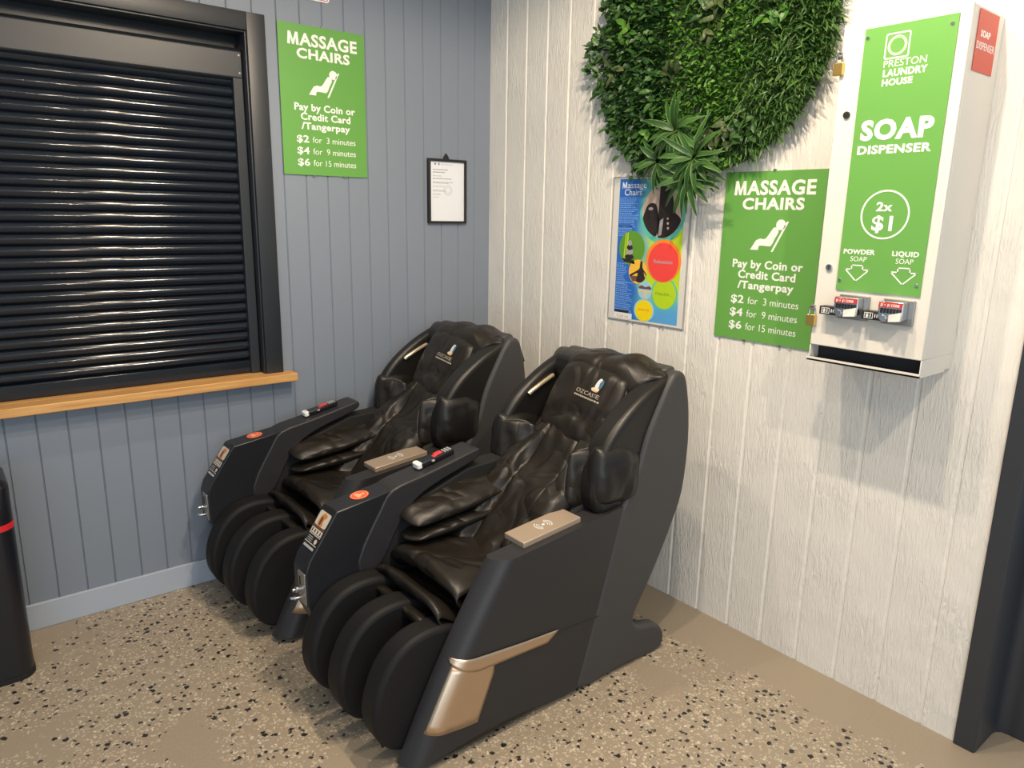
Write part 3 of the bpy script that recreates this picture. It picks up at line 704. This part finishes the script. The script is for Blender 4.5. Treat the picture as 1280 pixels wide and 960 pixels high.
    b = B(); b.pillow((-.80, -1.39, .54), (1, 0, .05), (0, 1, -.1), .18, .05, .035, 16, p=3, fn=fn); b.build('arm_airbag', M_leather2, root, smooth=180, merge=True)
    # round sticker on the box
    d = Vector((-1.172+1.368, 0, .662-.634)).normalized()
    sp = Plane((-1.262, -.985, .6493), (0, -1, 0), d)
    b = B(); sp.poly(b, circ(0, 0, .031), .0002, .0012, 0); sp.ring(b, circ(0, 0, .028), circ(0, 0, .026), .0012, .0015, 1)
    sp.poly(b, crom([(-.016, -.012), (.016, -.012), (.012, 0), (.004, .004), (.008, .016), (-.006, .016), (-.003, .004), (-.014, 0)], 3), .0012, .0015, 1)
    b.build('round_sticker', [M_orange, M_orange2], bx, smooth=0)
    # slanted instruction sticker
    d = Vector((-1.368+1.466, 0, .634-.49)).normalized()
    sp = Plane((-1.466, y1-.001, .49), (0, -1, 0), d); W_ = .094; X = lambda u: .009+u*.077
    b = B()
    sp.poly(b, [(X(0), .028), (X(1), .028), (X(1), .148), (X(.9), .158), (X(.1), .158), (X(0), .148)], .0002, .001, 0)
    sp.poly(b, rrect(X(.02), .108, X(.98), .156, .008), .001, .0014, 1)
    sp.poly(b, crom([(X(.25), .112), (X(.65), .111), (X(.6), .13), (X(.75), .145), (X(.5), .152), (X(.3), .14)], 4), .0014, .0017, 2)
    sp.poly(b, crom([(X(.35), .114), (X(.48), .114), (X(.5), .135), (X(.36), .138)], 4), .0017, .002, 3)
    sp.poly(b, [(X(0), .099), (X(1), .099), (X(1), .108), (X(0), .108)], .001, .0014, 3)
    sp.poly(b, [(X(.02), .081), (X(.98), .081), (X(.98), .098), (X(.02), .098)], .001, .0014, 1)
    for k in range(4): sp.poly(b, [(X(.1+k*.23), .084), (X(.18+k*.23), .084), (X(.18+k*.23), .095), (X(.1+k*.23), .095)], .0014, .0017, 0)
    sp.poly(b, [(X(0), .0765), (X(1), .0765), (X(1), .079), (X(0), .079)], .001, .0014, 1)
    sp.poly(b, circ(X(.8), .062, .008, 16), .001, .0014, 1)
    for k in range(3): sp.poly(b, [(X(.08), .056+k*.006), (X(.5), .056+k*.006), (X(.5), .0575+k*.006), (X(.08), .0575+k*.006)], .001, .0014, 4)
    sp.poly(b, [(X(0), .049), (X(1), .049), (X(1), .0515), (X(0), .0515)], .001, .0014, 1)
    for k in range(9): sp.poly(b, [(X(.05+k*.1), .034), (X(.12+k*.1), .034), (X(.12+k*.1), .042), (X(.05+k*.1), .042)], .001, .0013, 4)
    b.build('instruction_sticker', [M_black, mat('sticker_cream', (.62, .55, .46), .4), mat('sticker_orange', (.55, .22, .05), .4), mat('sticker_brown', (.13, .06, .03), .4), M_inkl], bx, smooth=0)
    # coin plate
    b = B(); b.prism([(-1.484, .455), (-1.478, .455), (-1.476, .348), (-1.482, .348)], -1.037, -.987); cp = b.build('coin_plate', M_steel, bx, bevel=.002)
    b = B(); b.box((-1.4855, -1.005, .41), (-1.483, -1.001, .44)); b.build('coin_slot', M_black, cp, smooth=0)
    b = B(); b.cyl((-1.482, -1.0, .395), (-.016, 0, 0), .010, 14); b.cyl((-1.498, -1.0, .395), (-.010, 0, 0), .006, 12); b.build('return_button', M_chrome, cp, bevel=.001)
    b = B(); b.cyl((-1.481, -.995, .362), (-.02, .004, 0), .007, 12); b.cyl((-1.505, -.99, .362), (.0, .014, -.004), .005, 10); b.build('lock', M_chrome, cp, bevel=.001)
    # charging pad
    a = Vector((-.985, 0, .586)); e = Vector((.235, 0, .024)); th = Vector((-.1, 0, 1)).normalized()*.009
    b = B(); b.prism([(a.x, a.z-.01), (a.x+e.x, a.z+e.z-.01), (a.x+e.x+th.x, a.z+e.z+th.z), (a.x+th.x, a.z+th.z)], -1.495, -1.400)
    cpd = b.build('charging_pad', M_pad, root, bevel=.003)
    ppl = Plane((a.x+e.x/2+th.x, -1.4475, a.z+e.z/2+th.z), e, (0, 1, 0)); b = B()
    for s_ in (1, -1):
        for r_ in (.011, .018, .025):
            arc = [(s_*r_*math.cos(q)+s_*.004, r_*math.sin(q)) for q in [math.radians(-55+11*k) for k in range(11)]]
            ppl.stroke(b, arc, .0028, .0004, .0010)
    ppl.poly(b, circ(0, 0, .005, 14), .0004, .001); b.build('signal_icon', M_signw, cpd, smooth=0)
    return root
chair = make_chair()
tag(chair, 'black massage chair nearer the camera, beside the white wall', 'massage chair', 'massage chairs')
chair2 = copy_tree(chair); chair2.location = (CO[0]-.038, CO[1]+.845, 0)
tag(chair2, 'black massage chair in the corner against the grey wall, behind the other chair', 'massage chair', 'massage chairs')
# remotes
def remote():
    c = Vector((-.968, -.982, .7165)); r = empty('remote_control', c); ex = Vector((.365, 0, .074)).normalized()
    pl = Plane(c, ex, (0, 1, 0))
    b = MB(c); pl.poly(b, rrect(-.072, -.02, .075, .02, .012), -.005, .012); b.build('handset', M_blackgloss, r, bevel=.004)
    b = MB(c); pl.poly(b, rrect(-.082, -.021, -.06, .021, .01), -.006, .014); b.build('end_cap', M_signw, r, bevel=.004)['label'] = 'white plastic end cap'
    b = MB(c); pl.poly(b, rrect(.0, -.012, .03, .012, .004), .012, .0155); pl.poly(b, rrect(-.012, -.016, .004, .002, .004), .012, .0145); b.build('red_button', mat('red_button_plastic', (.65, .05, .06), .4), r, bevel=.001)
    b = MB(c)
    for k in range(3):
        for j in (-1, 0, 1): pl.poly(b, circ(.04+k*.011, j*.010, .0038, 10), .012, .0145)
    pl.poly(b, circ(-.02, -.0225, .006, 10), .004, .008)
    b.build('key_pad', mat('pale_key_plastic', (.42, .44, .4), .4), r, smooth=0)
    return r
rc = remote(); tag(rc, 'black remote with white end and red button on the nearer massage chair arm', 'remote control', 'massage chair remotes')
rc2 = copy_tree(rc); rc2.location = rc.location+Vector((-.038, .845, 0)); tag(rc2, 'small black remote with white end and red button on the arm beside the grey wall', 'remote control', 'massage chair remotes')

# ================================================================== SOAP DISPENSER
DY0, DY1, DX, DZ0, DZ1, DZB = -1.899, -2.2232, -.2094, 1.1831, 2.075, 1.1396
og = (0, -2.06, 1.14)
t = empty('soap_dispenser', og, 'tall white coin soap dispenser with green front panel on the white wall', 'soap dispenser')
b = MB(og); b.box((DX+.018, DY0-.001, DZ0), (-.004, DY1+.001, DZ1-.002)); b.box((DX+.05, DY0-.001, DZB), (-.004, DY1+.001, DZ0))
b.box((DX+.001, DY1+.0035, DZB), (DX+.05, DY1, DZ0)); b.box((DX+.001, DY0, DZB), (DX+.05, DY0-.0035, DZ0)); b.build('cabinet', M_cab, t, bevel=.002)
b = MB(og); b.box((DX, DY0, DZ0), (DX+.016, DY1, DZ1)); dr = b.build('door', M_cab, t, bevel=.003)
b = MB(og); b.box((DX-.004, DY0+.002, DZB-.004), (-.05, DY1-.001, DZB+.001)); b.box((DX-.004, DY0+.002, DZB-.004), (DX-.0005, DY1-.001, DZB+.007)); b.build('tray', M_cab, t, smooth=0)
b = MB(og); b.box((DX+.0495, DY0-.004, DZB+.001), (DX+.0485, DY1+.004, DZ0-.0005)); b.box((DX+.002, DY0-.004, DZB+.0015), (DX+.049, DY1+.004, DZB+.002)); b.build('recess_shade', mat('painted_recess_shade', (.018, .019, .022), .6), t, smooth=0)  # near-black sheets paint the shade inside the open tray recess
pl = Plane((DX, DY0, 0), (0, -1, 0), (0, 0, 1)); R = lambda y: DY0-y
b = MB(og); pl.poly(b, [(R(-1.963), 1.354), (R(-2.196), 1.354), (R(-2.196), 2.053), (R(-1.963), 2.053)], .001, .0045); gp = b.build('front_panel', M_green, dr, smooth=0); gp['label'] = 'green printed front panel'
h = (.0045, .0052)
def tx(s, y0, y1, base, cap, bold, shear=0):
    b = MB(og); pl.text(b, s, R(y0), base, y0-y1, cap, *h, bold, shear); b.build('lettering', M_signw, gp, smooth=0)
tx('PRESTON', -2.023, -2.132, 1.948, .0175, -.004); tx('LAUNDRY', -2.024, -2.137, 1.925, .0165, .035); tx('HOUSE', -2.024, -2.103, 1.902, .0155, .035)
tx('SOAP', -1.982, -2.172, 1.767, .047, .045); tx('DISPENSER', -1.979, -2.173, 1.729, .0205, .035)
tx('2x', -2.051, -2.095, 1.577, .0225, .03); tx('$1', -2.044, -2.1, 1.525, .038, .022)
tx('POWDER', -1.974, -2.063, 1.458, .0125, .03); tx('SOAP', -1.996, -2.042, 1.4375, .0135, -.006); tx('LIQUID', -2.11, -2.18, 1.458, .0125, .03); tx('SOAP', -2.122, -2.168, 1.4375, .0135, -.006)
b = MB(og)
pl.ring(b, circ(R(-2.076), 1.567, .066, 40), circ(R(-2.076), 1.567, .0615, 40), *h)
b.build('price_circle', M_signw, gp, smooth=0)
b = MB(og); pl.ring(b, rrect(R(-2.021), 1.968, R(-2.085), 2.032, .006), rrect(R(-2.0245), 1.9715, R(-2.0815), 2.0285, .004), *h)
pl.ring(b, circ(R(-2.053), 2.0, .0245, 36), circ(R(-2.053), 2.0, .022, 36), *h); pl.ring(b, circ(R(-2.053), 2.0, .020, 36), circ(R(-2.053), 2.0, .0188, 36), *h)
b.build('washing_machine_logo', M_signw, gp, smooth=0)
for cy in (-2.018, -2.1465):
    b = MB(og); c = R(cy); pl.stroke(b, [(c-.016, 1.4265), (c+.016, 1.4265), (c+.016, 1.4145), (c+.034, 1.4145), (c, 1.3825), (c-.034, 1.4145), (c-.016, 1.4145)], .0032, *h, closed=True)
    b.build('arrow_outline', M_signw, gp, smooth=0)
for y, z in ((-1.972, 2.029), (-2.183, 2.03), (-1.972, 1.382), (-2.184, 1.383)):
    b = MB(og); b.cyl((DX-.0045, y, z), (-.003, 0, 0), .0055, 14, r2=.004); b.build('screw', M_chrome, gp, smooth=40)
for z, mm in ((1.837, M_black), (1.416, M_chrome)):
    b = MB(og); b.cyl((DX-.0005, -1.935, z), (-.006, 0, 0), .0095, 20); lk = b.build('cam_lock', mm, dr, bevel=.001)
    b = MB(og); b.box((DX-.0068, -1.9365, z-.005), (DX-.0065, -1.9335, z+.005)); b.build('keyhole', M_black, lk, smooth=0)
for y0, y1 in ((-1.981, -2.066), (-2.107, -2.189)):
    b = MB(og); b.box((DX-0.0116, y0, 1.273), (DX-0.0005, y1, 1.342)); cm = b.build('coin_mechanism', M_steel, dr, bevel=.0015)
    b = MB(og); b.box((DX-0.0435, y0-.002, 1.288), (DX-0.0116, y1+.014, 1.338)); b.build('coin_housing', M_chrome, cm, bevel=.003)
    b = MB(og); b.add([(DX-0.0442, y0-.004, 1.336), (DX-0.0442, y1+.015, 1.336), (DX-0.0486, y1+.015, 1.322), (DX-0.0486, y0-.004, 1.322)], [(0, 1, 2, 3)]); b.build('price_label', M_redl, cm, smooth=0, solid=.002)
    pq = Plane((DX-0.0500, y0-.01, 1.322), (0, -1, 0), (.18, 0, 1)); b = MB(og)
    pq.text(b, '$1 +  $1 COINS', .0, .003, .05, .007, .0002, .0006, .01); b.build('lettering', M_signw, cm, smooth=0)
    b = MB(og)
    for k in range(7):
        yy = y0-.010-k*.0085; b.box((DX-0.0479, yy, 1.306), (DX-0.0428, yy-.004, 1.319))
    b.build('coin_slots', M_black, cm, smooth=0)
    # slide with finger plate
    b = MB(og)
    b.add([(DX-0.0522, y0-.036, 1.284), (DX-0.0522, y1+.016, 1.288), (DX-0.0479, y1+.016, 1.312), (DX-0.0522, y0-.036, 1.303), (DX-0.0145, y0-.036, 1.284), (DX-0.0145, y1+.016, 1.288), (DX-0.0145, y1+.016, 1.312), (DX-0.0145, y0-.036, 1.303)],
          [(0, 1, 2, 3), (7, 6, 5, 4), (0, 4, 5, 1), (1, 5, 6, 2), (2, 6, 7, 3), (3, 7, 4, 0)]); b.build('push_plate', M_cab, cm, smooth=0)
    b = MB(og); b.box((DX-0.0348, y0+.045, 1.282), (DX-0.0058, y0-.008, 1.306)); sl_ = b.build('coin_slide', M_black, cm, bevel=.002)
    pq = Plane((DX-0.0348, y0+.038, 1.287), (0, -1, 0), (0, 0, 1)); b = MB(og); pq.ring(b, [(0, -.001), (.024, -.001), (.024, .015), (0, .015)], [(.0012, .0004), (.0228, .0004), (.0228, .0136), (.0012, .0136)], .0001, .0006)
    pq.text(b, '$1', .004, .003, .014, .009, .0001, .0006, .02); pq.text(b, '18', .029, .003, .012, .009, .0001, .0006, .02); b.build('lettering', M_signw, sl_, smooth=0)
    b = MB(og); b.cyl((DX-0.0290, y0-.018, 1.292), (-.018, 0, 0), .010, 16); b.build('slide_knob', M_chrome, cm, bevel=.002)
# red sticker on the side
b = MB(og); sp = Plane((-.168, DY1, 1.923), (1, 0, 0), (0, 0, 1)); sp.poly(b, [(0, 0), (.126, 0), (.126, .143), (0, .143)], .0003, .0014, 0); rs_ = b.build('side_sticker', M_red, t, smooth=0); rs_['label'] = 'red side sticker'
b = MB(og); sp.text(b, 'SOAP', .022, .082, .06, .0145, .0014, .002, .035); sp.text(b, 'DISPENSER', .006, .052, .114, .0175, .0014, .002, -.004); b.build('lettering', M_signw, rs_, smooth=0)
# padlocks hanging at the left edge of the door
def padlock(y, z, label):
    x = DX-.006; p = empty('padlock', (x, y, z), label, 'padlock', 'brass padlocks on the soap dispenser'); og_ = (x, y, z)
    b = MB(og_); b.prism(rrect(y-.0145, z-.032, y+.0145, z+.002, .004), x-.007, x+.006, axis=0); b.build('lock_body', M_brass, p, bevel=.002)
    b = MB(og_); b.tube([(x, y-.009, z), (x, y-.009, z+.016)]+[(x, y-.009*math.cos(q), z+.016+.009*math.sin(q)) for q in [math.pi*k/8 for k in range(1, 8)]]+[(x, y+.009, z+.016), (x, y+.009, z)], .0026, 8); b.build('shackle', M_chrome, p, smooth=60)
    return p
padlock(-1.899, 1.975, 'brass padlock near the top of the soap dispenser, beside the leaves')
padlock(-1.899, 1.272, 'brass padlock low on the soap dispenser, over the green sign edge')
for z in (1.993, 1.29):
    b = MB(og); b.box((DX+.002, DY0+.012, z-.005), (DX+.012, DY0-.004, z+.012)); b.box((DX-.012, DY0+.004, z-.002), (DX+.004, DY0-.006, z+.003)); b.box((DX-.012, DY0+.004, z+.008), (DX+.004, DY0-.006, z+.012))
    b.build('hasp', M_steel, t, bevel=.001)

# ================================================================== GREEN WALL
def leafmat(name, c1, c2, c3):
    m = mat(name, c1, .42, spec=.4); g = N(m, 'ShaderNodeNewGeometry'); r = N(m, 'ShaderNodeValToRGB')
    L(m, g.outputs['Random Per Island'], r.inputs[0]); e = r.color_ramp.elements; e[0].color = (*c1, 1); e[1].color = (*c3, 1); q = e.new(.5); q.color = (*c2, 1)
    L(m, r.outputs[0], BS(m).inputs['Base Color']); return m
M_lbox = leafmat('boxwood_green', (.025, .085, .010), (.05, .15, .016), (.10, .23, .03))
M_ldark = leafmat('dark_leaf_green', (.015, .05, .012), (.03, .085, .02), (.06, .14, .03))
M_lgrass = leafmat('grass_blade_green', (.02, .06, .012), (.04, .11, .02), (.09, .17, .04))
M_lros = leafmat('strap_leaf_green', (.014, .05, .012), (.025, .085, .016), (.05, .13, .025))
M_lbrown = leafmat('olive_leaf', (.035, .06, .02), (.06, .09, .03), (.10, .13, .05))
M_ledge = mat('pale_leaf_edge', (.17, .30, .08), .45)
GC = Vector((0, -1.30, 2.185)); GR = .475
gw = empty('green_wall_disc', GC, 'round artificial green wall panel of mixed leaves hung above the poster', 'artificial plant')
b = MB(GC); b.cyl((-.004, GC.y, GC.z), (-.022, 0, 0), GR, 64); b.build('backing_board', mat('grey_green_backing', (.03, .06, .02), .8), gw, bevel=.003)
rnd = random.Random(11)
def leaf(b, base, d, nrm, ln, wd, fold=.25, droop=.2, seg=3, edge=None):
    d = d.normalized(); s = d.cross(nrm).normalized(); n = s.cross(d).normalized(); Lp, C, Rp = [], [], []
    for k in range(seg+1):
        t = k/seg; w_ = wd*math.sin(math.pi*min(.97, .12+.86*t))**.8*.5
        c = base+d*ln*t-n*droop*ln*t*t
        C.append(c); Lp.append(c+s*w_+n*fold*w_); Rp.append(c-s*w_+n*fold*w_)
    vs = Lp+C+Rp; k = seg+1; fs = []
    for i in range(seg): fs += [(i, i+1, k+i+1, k+i), (k+i, k+i+1, 2*k+i+1, 2*k+i)]
    b.add(vs, fs)
    if edge is not None:
        for side in (Lp, Rp):
            e2 = [p+(C[i]-p)*.14+n*.0006 for i, p in enumerate(side)]; sd2 = [p+n*.0006 for p in side]
            edge.add(sd2+e2, [(i, i+1, k+i+1, k+i) for i in range(seg)])
def disc_pt(rmax, pw=.5):
    r = rmax*rnd.random()**pw; a = rnd.uniform(0, 2*math.pi); return r*math.cos(a), r*math.sin(a), r/rmax
def depth(y, z): return -.028-.042*(.5+.5*noise.noise(Vector((y*6, z*6, 2))))-.03*max(0, noise.noise(Vector((y*3, z*3, 8))))
# region: left third bushy dark leaves, middle boxwood, right fine grass
def region(y, z): return (-y)/GR+.25*noise.noise(Vector((y*5, z*5, 0)))
bb, bd, bg_, bo = MB(GC), MB(GC), MB(GC), MB(GC)
for i in range(11500):
    dy, dz, q = disc_pt(GR+.005); rg = region(dy, dz)
    x = depth(dy, dz); base = Vector((x+rnd.uniform(0, .03), GC.y+dy, GC.z+dz))
    out = Vector((-1.0, dy*.9/GR*q, dz*.9/GR*q))
    d = (out+Vector((rnd.gauss(0, .55), rnd.gauss(0, .75), rnd.gauss(0, .75)))).normalized()
    if d.x > -.05: d.x = -.05-rnd.random()*.2
    nr = Vector((-.4+rnd.gauss(0, .3), rnd.gauss(0, .5), .8+rnd.gauss(0, .3)))
    if rg > .42: 
        leaf(bg_, base, d, nr, rnd.uniform(.03, .06), rnd.uniform(.005, .009), .3, rnd.uniform(.1, .5))
    elif rg > -.32:
        leaf(bb, base, d, nr, rnd.uniform(.014, .026), rnd.uniform(.008, .014), .3, .1, 2)
    else:
        if rnd.random() < .72: leaf(bd, base, d, nr, rnd.uniform(.02, .042), rnd.uniform(.014, .026), .25, .2)
for i in range(2600):     # extra fine blades on the right, small leaves trailing on the left rim
    dy, dz, q = disc_pt(GR, .35)
    if region(dy, dz) > .3:
        base = Vector((depth(dy, dz)+.01, GC.y+dy, GC.z+dz)); d = Vector((-.6, rnd.gauss(dy/GR*.5, .6), rnd.gauss(dz/GR*.5-.1, .6)))
        leaf(bg_, base, d, Vector((-.4, rnd.gauss(0, .5), .8)), rnd.uniform(.035, .06), rnd.uniform(.005, .008), .3, .4)
for i in range(26):       # larger broad leaves and olive clusters
    dy, dz, q = disc_pt(GR*.9); c = Vector((depth(dy, dz)-.012, GC.y+dy, GC.z+dz)); tgt = bo if i % 3 == 0 else (bb if i % 3 == 1 else bd)
    for k in range(9):
        a = 2*math.pi*k/9+rnd.uniform(-.3, .3); leaf(tgt, c+Vector((rnd.uniform(-.01, .012), rnd.gauss(0, .022), rnd.gauss(0, .022))), Vector((-.5-rnd.random()*.5, math.cos(a), math.sin(a))), Vector((-1, rnd.gauss(0, .4), .4)), rnd.uniform(.03, .05), rnd.uniform(.018, .026), .25, .35)
for i in range(46):       # sprigs that leave the rim on the left
    a = math.radians(rnd.uniform(-5, 88)+180-90) if False else math.radians(rnd.uniform(-62, 28))
    c = Vector((-.05, GC.y+math.cos(a)*GR, GC.z+math.sin(a)*GR)); dr_ = Vector((-.25, math.cos(a), math.sin(a)+.15)).normalized(); ln = rnd.uniform(.02, .05) if not (-22 < math.degrees(a) < 4) else rnd.uniform(.05, .085)
    for k in range(10):
        p = c+dr_*ln*(k/9)+Vector((rnd.gauss(0, .01), rnd.gauss(0, .01), rnd.gauss(0, .012))); leaf(bd, p, dr_+Vector((rnd.gauss(0, .6), rnd.gauss(0, .8), rnd.gauss(0, .8))), Vector((-.7, rnd.gauss(0, .4), .6)), rnd.uniform(.022, .038), rnd.uniform(.016, .026), .2, .2)
bb.build('boxwood_foliage', M_lbox, gw, smooth=0)['label'] = 'bright small boxwood leaves'
bd.build('broad_leaf_foliage', M_ldark, gw, smooth=0)['label'] = 'dark broad leaves'
bg_.build('fine_grass_foliage', M_lgrass, gw, smooth=0)['label'] = 'fine grassy blades'
bo.build('olive_leaf_foliage', M_lbrown, gw, smooth=0)['label'] = 'olive brown leaves'
for c, n, ln in ((Vector((-.115, -1.258, 1.85)), 24, .115), (Vector((-.12, -1.352, 1.755)), 26, .125), (Vector((-.105, -1.325, 1.69)), 22, .12), (Vector((-.085, -1.16, 1.755)), 16, .10)):
    b, e = MB(GC), MB(GC)
    for k in range(n):
        a = 2*math.pi*(k*.381966)+rnd.uniform(-.2, .2); lift = .15+.9*(1-k/n)
        d = Vector((-lift*.8, math.cos(a), math.sin(a)*.9-.25)); leaf(b, c+d.normalized()*.012, d, Vector((-1, 0, .35)), ln*rnd.uniform(.7, 1.05), rnd.uniform(.018, .025), .35, rnd.uniform(.25, .75), 6, e)
    ro = b.build('strap_leaf_rosette', M_lros, gw, smooth=60); e.build('pale_leaf_edging', M_ledge, ro, smooth=0)

# ================================================================== BIN
og = (-2.32, -.2, 0); t = empty('waste_bin', og, 'tall black bin with a red band at the left edge by the grey wall', 'bin')
rr = lambda s=0: rrect(-2.50+s, -.335+s, -2.152-s, -.05-s, .055, 8)
b = MB(og); b.rings([[(x, y, z) for x, y in rr(s)] for z, s in ((.012, 0), (.535, .0))]); b.build('body', M_blackgloss, t, bevel=.006, bang=50)
b = MB(og); b.rings([[(x, y, z) for x, y in rr(s)] for z, s in ((.532, -.001), (.552, -.001))]); b.build('band', M_redband, t)
b = MB(og); b.rings([[(x, y, z) for x, y in rr(s)] for z, s in ((.550, 0), (.672, .0), (.685, .008), (.692, .03))]); ld = b.build('lid', M_blackgloss, t, bevel=.004, bang=50)
b = MB(og); b.rings([[(x, y, z) for x, y in rr(s)] for z, s in ((.692, .035), (.695, .038), (.695, .05))]); b.build('lid_flap', M_dark, ld)
b = MB(og); b.rings([[(x, y, z) for x, y in rr(s)] for z, s in ((.0, -.003), (.014, -.003), (.016, .001))]); b.build('base_ring', M_dark, t)
